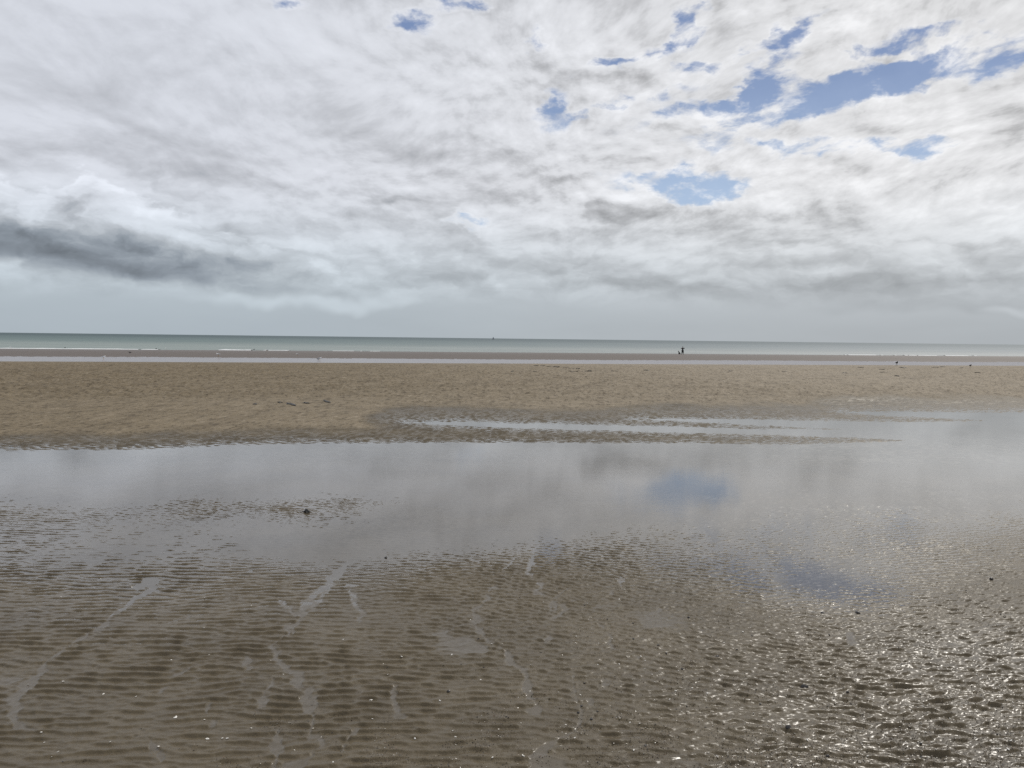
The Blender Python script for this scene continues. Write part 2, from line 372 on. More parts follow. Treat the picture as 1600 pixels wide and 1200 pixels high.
gl = t.new('ShaderNodeBsdfGlossy'); gl.inputs['Roughness'].default_value = 0.5
bp = t.new('ShaderNodeBump'); bp.inputs['Strength'].default_value = 0.5; bp.inputs['Distance'].default_value = 0.25; t.l.new(nw, bp.inputs['Height'])
t.l.new(bp.outputs[0], gl.inputs['Normal']); t.l.new(bp.outputs[0], df.inputs['Normal'])
mx = t.new('ShaderNodeMixShader'); mx.inputs[0].default_value = 0.09
t.l.new(df.outputs[0], mx.inputs[1]); t.l.new(gl.outputs[0], mx.inputs[2]); t.l.new(mx.outputs[0], out.inputs[0])
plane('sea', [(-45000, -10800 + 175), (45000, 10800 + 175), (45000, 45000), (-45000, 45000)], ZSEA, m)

# ------------------------------------------------------------------ sky
SUN_AZ = math.radians(36); SUN_EL = math.radians(47)
sund = Vector((math.sin(SUN_AZ) * math.cos(SUN_EL), math.cos(SUN_AZ) * math.cos(SUN_EL), math.sin(SUN_EL)))
world = bpy.data.worlds.new('World'); S.world = world; world.use_nodes = True
world.node_tree.nodes.clear(); t = NT_(world.node_tree)
class NT2(NT_):
    def noise(s, *a, **k):
        o = super().noise(*a, **k); o.node.noise_dimensions = '2D'; return o
t = NT2(world.node_tree)
wout = t.new('ShaderNodeOutputWorld'); bg = t.new('ShaderNodeBackground'); bg.inputs['Strength'].default_value = 0.1
sky = t.new('ShaderNodeTexSky', sky_type='NISHITA'); sky.sun_disc = False; sky.sun_elevation = SUN_EL; sky.sun_rotation = SUN_AZ
sky.air_density = 1.0; sky.dust_density = 0.6; sky.ozone_density = 1.5
d = t.v('NORMALIZE', t.new('ShaderNodeTexCoord').outputs['Generated'])
dx, dy, dz = t.sep(d)
az = t.m('ARCTAN2', dx, dy); el = t.m('ARCSINE', dz); ela = t.m('MAXIMUM', el, 0.0)
A = math.radians
zz = t.m('ADD', t.m('MAXIMUM', dz, 0.0), 0.12)
P = t.comb(t.m('DIVIDE', dx, zz), t.m('DIVIDE', dy, zz))
AE = t.comb(az, el)
def cen(x): return t.v('SUBTRACT', x, (0.5, 0.5, 0.5))
wn = cen(t.noise(t.mapping(AE, sc=(1, 1.7, 1)), 11, 5, 0.58, col=True))
wv = t.v('MULTIPLY', wn, (0.11, 0.055, 0.0))
AEw = t.v('ADD', AE, wv)
AEs = t.v('ADD', AE, t.v('MULTIPLY', cen(t.noise(AE, 4, 4, 0.6, col=True)), (0.22, 0.10, 0.0)))
def blob(px, py, rx, ry, rot=0.0, soft=1.0, vec=None):
    a, e = azel(px, py)
    n = t.mapping(vec if vec else AEs, loc=(a, e, 0), rot=(0, 0, math.radians(-rot)), sc=(rx / FPX, ry / FPX, 1), typ='TEXTURE')
    return t.ss(t.v('LENGTH', n), 1.0 + 0.5 * soft, max(0.0, 1.0 - soft))
def acc(lst, vec=None):
    s = None
    for (px, py, rx, ry, rot, amt, *sf) in lst:
        v = t.m('MULTIPLY', blob(px, py, rx, ry, rot, sf[0] if sf else 1.0, vec), amt)
        s = v if s is None else t.m('ADD', s, v)
    return s
# the high sheet of small puffs: they shrink towards the horizon along az / w, ln w
w_ = t.m('ADD', ela, 0.17)
Q = t.comb(t.m('DIVIDE', t.m('ADD', az, 0.10), t.m('MULTIPLY_ADD', w_, 0.5, 0.20)), t.m('MULTIPLY', t.m('LOGARITHM', w_, math.e), 2.0))
Q = t.v('ADD', Q, t.v('SCALE', cen(t.noise(Q, 1.6, 1, 0.5, col=True)), 0.22))
f1 = t.noise(t.mapping(Q, loc=(2.3, 1.9, 0), rot=(0, 0, A(-12)), sc=(0.85, 1.15, 1)), 2.6, 4, 0.5)
Pv = t.mapping(Q, rot=(0, 0, A(-8)), sc=(1.1, 1.05, 1), loc=(5.1, 3.3, 0))
def puffs(v, dt=6): return t.noise(v, 5.6, dt, 0.60)
f2 = puffs(Pv)
lit2 = t.m('SUBTRACT', f2, puffs(t.v('ADD', Pv, (0.020, 0.050, 0.0)), 4))
f3 = t.noise(t.mapping(t.v('ADD', AE, t.v('SCALE', wv, 0.5)), rot=(0, 0, A(-14)), sc=(1, 2.4, 1)), 17, 4, 0.58)
# blue gaps
BL = [(1330, 145, 190, 24, -12, .50), (1150, 160, 190, 17, -10, .44), (950, 172, 140, 15, -12, .40), (860, 165, 50, 14, -25, .34), (1200, 118, 90, 26, -45, .34), (1060, 285, 110, 27, 4, .60), (1120, 310, 60, 14, 0, .34), (1270, 228, 170, 12, 4, .34),
      (1060, 50, 60, 20, -45, .40), (1235, 50, 45, 16, -10, .40), (1390, 120, 190, 18, -10, .34), (650, 32, 50, 20, 0, .38), (720, 5, 50, 12, 0, .36), (455, 3, 40, 12, 0, .36), (740, 345, 60, 10, -6, .40), (1440, 235, 100, 10, 0, .30),
      (860, 65, 34, 20, 40, .36), (1585, 98, 55, 16, -10, .40), (1360, 72, 60, 14, -15, .36), (960, 95, 90, 12, -15, .34), (1120, 95, 90, 11, -15, .32), (1480, 55, 60, 12, 0, .26), (1430, 65, 26, 13, 0, .34)]
bsum = acc(BL, AEw)
bb = t.m('SUBTRACT', t.m('MULTIPLY', bsum, 1.75), t.m('ADD', t.m('MULTIPLY', t.m('SUBTRACT', f2, 0.48), 2.2), t.m('MULTIPLY', t.m('SUBTRACT', f3, 0.47), 2.4)))
blue = t.m('MULTIPLY', t.ss(bb, 0.05, 0.95), t.ss(bsum, 0.05, 0.30))
away = t.ss(t.m('ABSOLUTE', az), 0.75, 1.3)
blue = t.m('MAXIMUM', blue, t.m('MULTIPLY', away, t.ss(t.m('ADD', f1, t.m('MULTIPLY', f2, 0.4)), 0.66, 0.55)))
blc = t.mix(t.ss(ela, 0.14, 0.34), tuple(v * 10 for v in lin(166, 188, 218)[:3]) + (1,), tuple(v * 10 for v in lin(104, 128, 174)[:3]) + (1,))
blc = t.mix(0.20, blc, sky.outputs[0])
# cloud brightness as a display value, made linear at the end
BR = [(200, 190, 250, 60, 14, -.030), (330, 262, 170, 24, 24, -.045), (40, 330, 120, 40, 0, .02), (1500, 220, 330, 130, 0, .055), (1300, 290, 270, 60, 0, .045), (1050, 210, 250, 60, 0, .03), (1480, 345, 130, 30, 0, .05, .7),
      (1300, 40, 400, 60, 0, .02), (1440, 90, 110, 18, -12, -.09), (1540, 25, 90, 20, 0, -.05), (1060, 25, 120, 14, -30, -.03),  (830, 285, 130, 40, 0, -.05), (660, 245, 130, 22, 8, -.045), (1592, 215, 26, 26, 0, -.14),
      (1310, 322, 140, 9, -4, -.05), (1130, 350, 260, 14, -4, -.045), (1400, 430, 330, 34, 0, -.03), (1150, 430, 300, 26, 0, -.03), (1000, 392, 220, 14, 0, .04), (540, 345, 150, 24, 8, .035), (500, 458, 150, 12, 2, .075, .8), (520, 395, 110, 24, 0, .03),
      (640, 316, 34, 5, 0, -.07, .7), (1450, 470, 160, 10, 0, -.03), (1590, 470, 50, 6, 0, .06), (950, 435, 150, 8, -4, .035), (1250, 380, 220, 8, -6, -.03), (420, 310, 200, 18, 12, -.03), (700, 420, 160, 16, 0, -.015), (900, 60, 300, 60, 0, .02), (560, 120, 200, 60, 20, .02)]
v = t.ss(ela, 0.0, 0.18, 0.728, 0.846)
v = t.m('ADD', v, acc(BR))
v = t.m('ADD', v, t.m('MULTIPLY', t.ss(az, -0.3, 0.55), t.m('MULTIPLY', t.ss(ela, 0.06, 0.2), 0.022)))
v = t.m('ADD', v, acc([(950, 310, 100, 30, 2, .07, .5), (888, 318, 30, 15, 0, .07, .4), (965, 331, 85, 20, 3, -.17, 1), (920, 322, 40, 10, -8, -.05, 1), (800, 345, 110, 16, 0, .03, .6), (1480, 352, 95, 22, 0, .045, .4), (1490, 372, 90, 9, 0, -.04, .8), (1075, 315, 45, 14, 0, -.02, .4)], AEw))
hi = t.ss(ela, 0.06, 0.20); rgt = t.ss(az, -0.45, 0.30)
v = t.m('ADD', v, t.m('MULTIPLY', t.m('MULTIPLY', t.m('SUBTRACT', f1, 0.5), t.m('MULTIPLY_ADD', rgt, 0.02, 0.12)), t.m('MULTIPLY_ADD', hi, 0.8, 0.2)))
v = t.m('ADD', v, t.m('MULTIPLY', t.m('MULTIPLY', lit2, t.m('MULTIPLY_ADD', rgt, 0.40, 0.12)), hi))
v = t.m('ADD', v, t.m('MULTIPLY', t.m('MULTIPLY', t.m('SUBTRACT', f2, 0.50), t.m('MULTIPLY_ADD', rgt, 0.12, 0.07)), hi))
# lower cloud banks, billows seen edge-on
AEb = t.v('ADD', t.mapping(AE, sc=(1, 2.3, 1)), t.v('MULTIPLY', wn, (0.07, 0.07, 0)))
c1 = t.noise(AEb, 8.5, 6, 0.54)
c1b = t.noise(t.v('ADD', AEb, (0.008, 0.024, 0)), 8.5, 4, 0.54)
lit = t.m('SUBTRACT', c1, c1b)
lowm = t.m('MULTIPLY', t.ss(ela, 0.03, 0.075), t.ss(ela, 0.26, 0.15))
v = t.m('ADD', v, t.m('MULTIPLY', t.m('MULTIPLY', lit, 0.36), lowm))
v = t.m('ADD', v, t.m('MULTIPLY', t.m('MULTIPLY', t.m('SUBTRACT', c1, 0.5), 0.09), lowm))
v = t.m('ADD', v, t.m('MULTIPLY', t.ss(bb, -0.15, 0.15), t.m('MULTIPLY', t.ss(bsum, 0.02, 0.2), 0.06)))
# the big dark-bellied cloud low on the left
azw, elw, _ = t.sep(t.v('ADD', AE, t.v('MULTIPLY', wn, (0.14, 0.095, 0))))
def curve(pts):
    n = t.new('ShaderNodeFloatCurve'); cv = n.mapping.curves[0]
    q = [((azel(x, y)[0] + 0.75) / 1.5, azel(x, y)[1] / 0.5) for x, y in pts]
    n.mapping.extend = 'HORIZONTAL'
    for i, (a, e) in enumerate(q):
        if i < 2: cv.points[i].location = (a, e)
        else: cv.points.new(a, e)
    n.mapping.update()
    t.put(n.inputs['Value'], t.m('DIVIDE', t.m('ADD', azw, 0.75), 1.5))
    return t.m('MULTIPLY', n.outputs[0], 0.5)
top = curve([(-150, 250), (0, 262), (50, 290), (110, 268), (170, 292), (250, 318), (330, 345), (450, 400), (560, 440), (650, 466)])
bot = curve([(-150, 398), (0, 412), (100, 434), (180, 444), (300, 454), (450, 464), (560, 469), (650, 471)])
ebot = t.m('ADD', el, t.m('MULTIPLY', t.m('SUBTRACT', t.noise(AE, 18, 4), 0.5), 0.010))
span = t.m('MAXIMUM', t.m('SUBTRACT', top, bot), 0.004)
hgt = t.m('DIVIDE', t.m('SUBTRACT', ebot, bot), span)
hgt2 = t.m('DIVIDE', t.m('SUBTRACT', elw, bot), span)
ra = t.new('ShaderNodeValToRGB'); cr = ra.color_ramp; cr.interpolation = 'B_SPLINE'
for i, (p, g_) in enumerate([(0.0, 0.62), (0.10, 0.565), (0.36, 0.59), (0.54, 0.71), (0.72, 0.80), (0.90, 0.87), (1.0, 0.93)]):
    if i < 2: e_ = cr.elements[i]; e_.position = p
    else: e_ = cr.elements.new(p)
    e_.color = (g_, g_, g_, 1)
t.put(ra.inputs[0], t.m('ADD', hgt, t.m('MULTIPLY', t.m('SUBTRACT', c1, 0.5), 0.8)))
cv_ = t.m('ADD', ra.outputs[0], t.m('MULTIPLY', lit, 0.45))
cv_ = t.m('ADD', cv_, t.ss(az, -0.42, -0.15, 0.0, 0.10))
cv_ = t.m('ADD', cv_, t.m('MULTIPLY', t.ss(hgt2, 0.62, 0.90), t.ss(az, -0.30, -0.42, 0, 0.075)))
ca = t.m('MULTIPLY', t.ss(hgt, -0.03, 0.16), t.ss(hgt2, 1.04, 0.94))
ca = t.m('MULTIPLY', ca, t.m('MULTIPLY', t.ss(az, -0.20, -0.46), t.ss(az, -0.95, -0.75)))
mv = t.new('ShaderNodeMix', data_type='FLOAT'); t.put(mv.inputs[0], ca); t.put(mv.inputs[2], v); t.put(mv.inputs[3], cv_); v = mv.outputs[0]
v = t.m('SUBTRACT', v, t.m('MULTIPLY', t.ss(ela, 0.05, 0.0), t.ss(az, 0.1, 0.6, 0.010, 0.03)))
v = t.m('SUBTRACT', v, t.m('MULTIPLY', t.m('MAXIMUM', t.m('SUBTRACT', v, 0.86), 0.0), 0.5))
v = t.m('MINIMUM', t.m('MAXIMUM', v, 0.3), 0.965)
lv = t.m('POWER', v, 2.25)
tl = t.mix(t.ss(ela, 0.02, 0.20), (0.87, 0.99, 1.08, 1), (0.945, 0.985, 1.075, 1))
tr_ = t.mix(t.ss(ela, 0.02, 0.20), (0.935, 1.0, 1.05, 1), (0.99, 0.995, 1.01, 1))
tint = t.mix(t.ss(az, -0.5, 0.5), tl, tr_)
dk = t.ss(v, 0.76, 0.56)
tint = t.mix(t.m('MULTIPLY', dk, t.ss(az, 0.0, -0.3)), tint, (0.86, 0.985, 1.13, 1))
cl = t.new('ShaderNodeVectorMath', operation='SCALE'); t.l.new(tint, cl.inputs[0]); t.l.new(t.m('MULTIPLY', lv, 10.0), cl.inputs['Scale'])
final = t.mix(t.m('MULTIPLY', blue, 0.93), cl.outputs[0], blc)
final = t.mix(t.ss(el, -0.02, -0.10), final, (1.2, 1.0, 0.8, 1))
t.l.new(final, bg.inputs[0]); t.l.new(bg.outputs[0], wout.inputs[0])

sl = bpy.data.lights.new('sun', 'SUN'); sl.energy = 2.0; sl.angle = math.radians(2.5); sl.color = (1.0, 0.95, 0.87)
so = bpy.data.objects.new('sun', sl); C.objects.link(so); so.rotation_euler = (-sund).to_track_quat('-Z', 'Y').to_euler(); so.location = sund * 50

# ------------------------------------------------------------------ things on the beach
def zat(x, y):
    return float(height(np.array([[float(x)]]), np.array([[float(y)]]))[0][0, 0])
def zrest(x, y, r):                                     # lowest support under a thing of radius r
    a = np.array([[x - r, x, x + r, x, x]]); b_ = np.array([[y, y - r, y, y + r, y]])
    return float(np.median(height(a.astype(float), b_.astype(float))[0]))
def ground(px, py, z0=0.0, n=6):
    z = z0
    for _ in range(n):
        p = spot(px, py, z); z = 0.5 * z + 0.5 * zat(p.x, p.y)
    p = spot(px, py, z); p.z = zat(p.x, p.y); return p
def thing(name, label, cat, loc=(0, 0, 0), rz=0.0, group=None):
    o = bpy.data.objects.new(name, None); C.objects.link(o); o.location = loc; o.rotation_euler = (0, 0, rz)
    o.empty_display_size = 0.1
    o['label'] = label; o['category'] = cat
    if group: o['group'] = group
    return o
def link(name, me, mat, parent=None):
    o = bpy.data.objects.new(name, me); C.objects.link(o)
    me.materials.clear(); me.materials.append(mat)
    if parent: o.parent = parent
    return o
def skin(name, verts, edges, radii, mat, parent=None, sub=1, root=0):
    me = bpy.data.meshes.new(name); me.from_pydata(verts, edges, []); me.update()
    o = bpy.data.objects.new(name, me); C.objects.link(o)
    o.modifiers.new('s', 'SKIN')
    for i, r in enumerate(radii):
        sv = me.skin_vertices[0].data[i]; sv.radius = (r, r) if not isinstance(r, tuple) else r; sv.use_root = (i == root)
    o.modifiers.new('d', 'SUBSURF').levels = sub
    dg = bpy.context.evaluated_depsgraph_get(); dg.update()
    m2 = bpy.data.meshes.new_from_object(o.evaluated_get(dg))
    bpy.data.objects.remove(o); bpy.data.meshes.remove(me)
    m2.name = name
    for p in m2.polygons: p.use_smooth = True
    return link(name, m2, mat, parent)
def chain(pts, start=0):
    return [(start + i, start + i + 1) for i in range(len(pts) - 1)]
def lump_mesh(name, rx, ry, rz, seed, sub=3, rough=0.35, flat=0.3):
    import bmesh
    bm = bmesh.new(); bmesh.ops.create_icosphere(bm, subdivisions=sub, radius=1.0)
    R = np.random.RandomState(seed); ax = R.randn(7, 3); ph = R.rand(7) * 6
    for v in bm.verts:
        c = np.array(v.co); k = 1 + rough * sum(math.sin(2.2 * (i + 1) ** 0.6 * (c @ ax[i]) + ph[i]) / (i + 2) for i in range(7))
        v.co = Vector((c[0] * rx * k, c[1] * ry * k, max(c[2], -flat) * rz * k))
    me = bpy.data.meshes.new(name); bm.to_mesh(me); bm.free()
    for p in me.polygons: p.use_smooth = sub > 2
    return me
def tree_copy(o, **props):
    c = o.copy(); C.objects.link(c)
    for ch in o.children:
        d_ = ch.copy(); C.objects.link(d_); d_.parent = c
        for g_ in ch.children:
            e_ = g_.copy(); C.objects.link(e_); e_.parent = d_
    for k, v_ in props.items(): c[k] = v_
    return c

M_dark = simple('dark_jacket_cloth', (0.012, 0.013, 0.017), 0.8)
M_trou = simple('dark_trouser_cloth', (0.010, 0.010, 0.012), 0.85)
M_skin = simple('skin', (0.30, 0.19, 0.14), 0.6, 0.1)
M_hair = simple('dark_hair', (0.015, 0.012, 0.010), 0.7)
M_boot = simple('rubber_boots', (0.01, 0.01, 0.01), 0.4)
M_fur = simple('dark_fur', (0.012, 0.010, 0.009), 0.8, 0.4, 60)
M_wf = simple('white_feathers', (0.90, 0.90, 0.88), 0.7, 0.04)
M_gf = simple('grey_feathers', (0.50, 0.52, 0.55), 0.7, 0.1)
M_bf = simple('black_feathers', (0.012, 0.012, 0.014), 0.6)
M_yb = simple('yellow_beak', (0.55, 0.35, 0.05), 0.5)
M_shell = simple('white_shell', (0.72, 0.69, 0.62), 0.45, 0.15, 60)
M_peb = simple('dark_pebble', (0.035, 0.030, 0.026), 0.35, 0.4, 40)
M_stone = simple('weed_covered_stone', (0.020, 0.019, 0.015), 0.45, 0.5, 70, bump=0.5)
M_weed = simple('dark_strand', (0.022, 0.016, 0.008), 0.45, 0.5, 30, bump=0.4)
M_hull = simple('boat_hull', (0.06, 0.07, 0.09), 0.5)
M_sail = simple('sail_cloth', (0.30, 0.32, 0.34), 0.8, 0.05)

# person at the water's edge
gp = ground(1066.5, 553.5, -1.7)
per = thing('person', 'person in dark clothing standing at the edge of the sea with both elbows raised', 'person', gp, 0.15); per.scale = (1.12, 1.12, 1.06)
def body():
    V = []; E = []; Rr = []
    def add(pts, rad, at=None):
        s0 = len(V); V.extend(pts); Rr.extend(rad)
        E.extend(chain(pts, s0))
        if at is not None: E.append((at, s0))
        return len(V) - 1
    add([(0, 0, .92), (0, 0.01, 1.08), (0, 0.0, 1.24), (0, 0.0, 1.38), (0, 0.0, 1.47), (0, -.01, 1.53), (0, -.015, 1.60), (0, -.01, 1.68)],
        [(.15, .11), (.13, .10), (.16, .11), (.15, .10), .06, .058, (.075, .09), (.075, .085)])
    for sx in (-1, 1):
        add([(sx * .10, 0, .86), (sx * .13, -.01, .48), (sx * .15, .02, .09), (sx * .155, -.06, .035), (sx * .16, -.14, .03)], [.095, .062, .042, .042, .03], 0)
        w = add([(sx * .19, 0, 1.40), (sx * .42, -.06, 1.30), (sx * .26, -.22, 1.42), (sx * .20, -.27, 1.47)], [.058, .045, .032, .024], 3)
        for k in range(4):
            fx = .20 - .012 - .018 * k
            add([(sx * fx, -.29, 1.485 + .006 * k), (sx * (fx - .03), -.325, 1.50), (sx * (fx - .06), -.315, 1.515)], [.010, .009, .008], w)
        add([(sx * .185, -.255, 1.50), (sx * .155, -.265, 1.525)], [.011, .009], w)
    return V, E, Rr
V, E, Rr = body()
skin('body', V, E, Rr, M_skin, per, 2)
skin('jacket', [(0, 0, .84), (0, 0, 1.0), (0, 0, 1.24), (0, 0, 1.39), (0, 0, 1.46)] + [(-.20, 0, 1.40), (-.43, -.06, 1.30), (-.29, -.20, 1.40)] + [(.20, 0, 1.40), (.43, -.06, 1.30), (.29, -.20, 1.40)],
     [(0, 1), (1, 2), (2, 3), (3, 4), (3, 5), (5, 6), (6, 7), (3, 8), (8, 9), (9, 10)], [(.20, .15), (.18, .14), (.20, .14), (.19, .13), .085, .085, .068, .052, .085, .068, .052], M_dark, per, 2, 1)
skin('trousers', [(0, 0, .90), (-.10, 0, .82), (-.13, -.01, .48), (-.15, .01, .16), (.10, 0, .82), (.13, -.01, .48), (.15, .01, .16)],
     [(0, 1), (1, 2), (2, 3), (0, 4), (4, 5), (5, 6)], [(.19, .15), .15, .12, .10, .15, .12, .10], M_trou, per, 2)
for sx in (-1, 1):
    skin('boot', [(sx * .15, .02, .24), (sx * .15, .02, .06), (sx * .155, -.08, .045), (sx * .16, -.17, .04)], chain([0] * 4), [.065, .055, .05, .04], M_boot, per, 1)
hm = lump_mesh('hair', .092, .108, .095, 5, 3, 0.05, 0.1)
h = link('hair', hm, M_hair, per); h.location = (0, .01, 1.70)
nm_ = lump_mesh('nose', .013, .02, .02, 2, 2, 0.05, 1); nn_ = link('nose', nm_, M_skin, per); nn_.location = (0, -.105, 1.645)
for sx in (-1, 1):
    e_ = link('eye', lump_mesh('eye', .011, .008, .008, 3, 2, 0, 1), M_hair, per); e_.location = (sx * .03, -.095, 1.67)
    e_ = link('ear', lump_mesh('ear', .012, .02, .032, 3, 2, 0.1, 1), M_skin, per); e_.location = (sx * .085, 0, 1.65)
mo = link('mouth', lump_mesh('mouth', .024, .007, .006, 3, 2, 0, 1), M_boot, per); mo.location = (0, -.096, 1.60)

# dog sitting beside the person
gd = ground(1061.5, 553.5, -1.7)
dog = thing('dog', 'small dark dog sitting on the wet sand just left of the standing person', 'dog', gd, PI * 0.03); dog.scale = (1.15, 1.3, 1.1)
V = [(.12, 0, .17), (.02, 0, .30), (-.10, 0, .44), (-.16, 0, .56), (-.21, 0, .67), (-.30, 0, .655), (-.37, 0, .635)]
Rr = [(.13, .13), .13, .115, .075, .075, .045, .03]
E = chain(V)
def leg(pts, rad, at):
    s0 = len(V); V.extend(pts); Rr.extend(rad); E.extend(chain(pts, s0)); E.append((at, s0))
for sy in (-1, 1):
    leg([(-.13, sy * .07, .36), (-.15, sy * .075, .18), (-.15, sy * .075, .04), (-.19, sy * .075, .025)], [.05, .033, .026, .028], 2)
    leg([(.05, sy * .12, .20), (-.05, sy * .14, .16), (.08, sy * .14, .05), (-.04, sy * .14, .025)], [.075, .055, .03, .027], 0)
leg([(.25, 0, .07), (.42, 0, .035), (.55, .02, .03)], [.04, .03, .018], 0)
skin('body', V, E, Rr, M_fur, dog, 2)
for sy in (-1, 1):
    skin('ear', [(-.19, sy * .05, .72), (-.18, sy * .075, .76), (-.18, sy * .085, .70)], chain([0] * 3), [.03, .022, .014], M_fur, dog, 1)

# birds
def bird_proto(white):
    o = bpy.data.objects.new('gull' if white else 'crow', None)
    C.objects.link(o)
    b = M_wf if white else M_bf
    skin('body', [(.16, 0, .20), (.08, 0, .215), (-.02, 0, .225), (-.10, 0, .25), (-.145, 0, .30), (-.18, 0, .335)], chain([0] * 6), [.02, .045, .07, .06, .032, .036], b, o, 2, 2)
    for sy in (-1, 1):
        skin('wing', [(-.08, sy * .055, .25), (.04, sy * .062, .245), (.16, sy * .03, .225), (.24, sy * .015, .215)], chain([0] * 4), [(.03, .03), (.02, .045), (.015, .03), (.008, .012)], M_gf if white else M_bf, o, 1)
        skin('leg', [(.0, sy * .03, .17), (.01, sy * .03, .09), (.0, sy * .03, .01), (-.04, sy * .03, .004)], chain([0] * 4), [.014, .008, .007, .008], M_yb if white else M_bf, o, 1)
    skin('beak', [(-.20, 0, .335), (-.235, 0, .33), (-.255, 0, .318)], chain([0] * 3), [.014, .010, .005], M_yb if white else M_bf, o, 1)
    return o
gull = bird_proto(True); crow = bird_proto(False)
BIRDS = [(gull, 17, 544.5, .2, 1.0, 'white gull at the foaming water edge, leftmost of all the birds'),
         (crow, 101.5, 545, 2.6, 1.0, 'dark bird standing on the foam line near the left of the beach'),
         (crow, 203, 553, .4, 1.0, 'dark bird standing in the middle of the dark wet sand strip'),
         (gull, 162, 561, 3.0, 1.0, 'white gull where the dark strip meets the channel, leftmost of the two there'),
         (crow, 244, 546.5, 1.8, 1.0, 'dark bird crouched low on the sand just under the foam, left of a gull'),
         (gull, 260, 546, 0, 1.0, 'white gull at the right end of the long foam line on the left'),
         (gull, 341, 557, .7, 1.15, 'white gull mid strip below the gap between the two foam lines'),
         (crow, 397, 547.5, 2.9, 1.0, 'dark bird standing right of the short bright foam patch'),
         (gull, 417, 549.5, .1, 1.15, 'bright white gull resting on sand just right of the dark bird by the foam'),
         (gull, 450.5, 550, 2.0, .9, 'small white gull below the right end of the second foam line'),
         (gull, 464.5, 556, 1.4, .9, 'white gull in the strip under the right end of the second foam line'),
         (gull, 500, 563, 3.1, 1.0, 'rightmost white gull, at the channel edge beside a small dark bird'),
         (crow, 497, 563.3, 0.3, .8, 'small dark bird beside the rightmost gull at the channel edge'),
         (crow, 1401, 571.3, 1.2, .75, 'small dark bird standing alone upright on the crest of the sand bar at the right'),
         (crow, 1516, 574.5, 2.2, .55, 'tiny dark bird on the sand bar crest farthest to the right')]
seen = set()
for pr, px, py, rz, sc, lab in BIRDS:
    z0 = 0.15 if px > 1300 else -1.5
    g_ = ground(px, py, z0)
    if pr.name.split('.')[0] in seen: o = tree_copy(pr)
    else: o = pr; seen.add(pr.name.split('.')[0])
    o.location = g_; o.rotation_euler = (0, 0, math.copysign(0.35, math.cos(rz)) * 0 + (0.3 if math.cos(rz) > 0 else PI - 0.3) + 0.2 * math.sin(rz * 5)) if px < 1300 else (0, 0, 1.5); o.scale = ((1.3 if pr is gull else 1.1) * sc,) * 3
    o['label'] = lab; o['category'] = 'gull' if pr is gull else 'bird'; o['group'] = 'gulls and dark birds feeding along the shore'

# distant sailing boat on the horizon
d_ = ray(770.5, 528.6); Yb = 2600.0; bx_ = d_.x / d_.y * Yb
boat = thing('sailing_boat', 'tiny distant sailing boat on the horizon left of centre', 'sailing boat', (bx_, Yb, ZSEA), 0.5)
hv = []; hf = []
for i, (x, wd, zt) in enumerate([(-4, .9, 1.0), (-2, 1.4, .9), (1, 1.5, .95), (3.2, .9, 1.1), (4.6, .05, 1.35)]):
    hv += [(x, -wd, zt), (x * .93, -wd * .5, -.2), (x * .93, wd * .5, -.2), (x, wd, zt)]
for i in range(4):
    a = i * 4
    for k in range(4): hf.append((a + k, a + (k + 1) % 4, a + 4 + (k + 1) % 4, a + 4 + k))
hf += [(0, 3, 2, 1), (16, 17, 18, 19)]
me = bpy.data.meshes.new('hull'); me.from_pydata(hv, [], hf); link('hull', me, M_hull, boat)
skin('mast', [(.5, 0, .9), (.5, 0, 9.2)], [(0, 1)], [.10, .07], M_hull, boat, 0)
for nm2, pts in (('mainsail', [(.4, 0, 1.6), (.4, 0, 9.0), (-1.0, .35, 5.0), (-3.4, .5, 1.7)]), ('jib', [(.7, 0, 8.0), (.8, .25, 1.5), (4.4, 0, 1.4)])):
    me = bpy.data.meshes.new(nm2); me.from_pydata(pts, [], [tuple(range(len(pts)))]); link(nm2, me, M_sail, boat)

# weed-covered stone in the lagoon
g_ = spot(478, 800.5, 0.0); st = thing('stone', 'dark weed covered stone poking out of the shallow lagoon', 'stone', (g_.x, g_.y, -0.004))
o = link('rock', lump_mesh('rock', .026, .022, .026, 31, 4, .5, .4), M_stone, st)
for k in range(4):
    a = k * 1.7
    skin('weed_frond', [(.015 * math.cos(a), .012 * math.sin(a), .018), (.03 * math.cos(a), .025 * math.sin(a), .010), (.055 * math.cos(a), .04 * math.sin(a), .006)], chain([0] * 3), [(.006, .003), (.007, .003), (.003, .002)], M_weed, st, 1)

# dark strands draped over the sand bar
def weed(px, py, lenpx, hpx, lab, tilt=0.0, z0=0.08, group=None, seed=0):
    g_ = ground(px, py, z0); L = lenpx / FPX * g_.y; H = max(0.02, hpx / FPX * g_.y)
    R = np.random.RandomState(seed + int(px))
    V = []; E = []; Rr = []
    for s_ in range(6):
        n = 6; x0 = -L * .6 + R.rand() * L * .25; x1 = L * .6 - R.rand() * L * .25
        pts = []
        for i in range(n):
            f = i / (n - 1); xx = x0 + (x1 - x0) * f; yy = -tilt * xx + R.randn() * 0.03 + (s_ - 2.5) * 0.02
            pts.append((xx, yy, H * .35 * (1 + .5 * R.rand())))
        s0 = len(V); V += pts; E += chain(pts, s0); Rr += [H * .15] + [H * (.3 + .25 * R.rand())] * (n - 2) + [H * .12]
        if s_: E.append((s0 + 2, 2))
    # drape on the sand
    zv = height(np.array([[g_.x + q[0] for q in V]]), np.array([[g_.y + q[1] for q in V]]))[0][0]
    V = [(q[0], q[1], q[2] + float(z_) - g_.z) for q, z_ in zip(V, zv)]
    o = skin('dark_strand', V, E, Rr, M_weed, None, 1)
    o.location = g_
    o['label'] = lab; o['category'] = 'dark_strand'
    if group: o['group'] = group
    return o
G = 'dark strands on the sand bar'
weed(455, 632.5, 24, 2.2, 'longest dark strand on the left face of the sand bar', 1.6, 0.03, G)
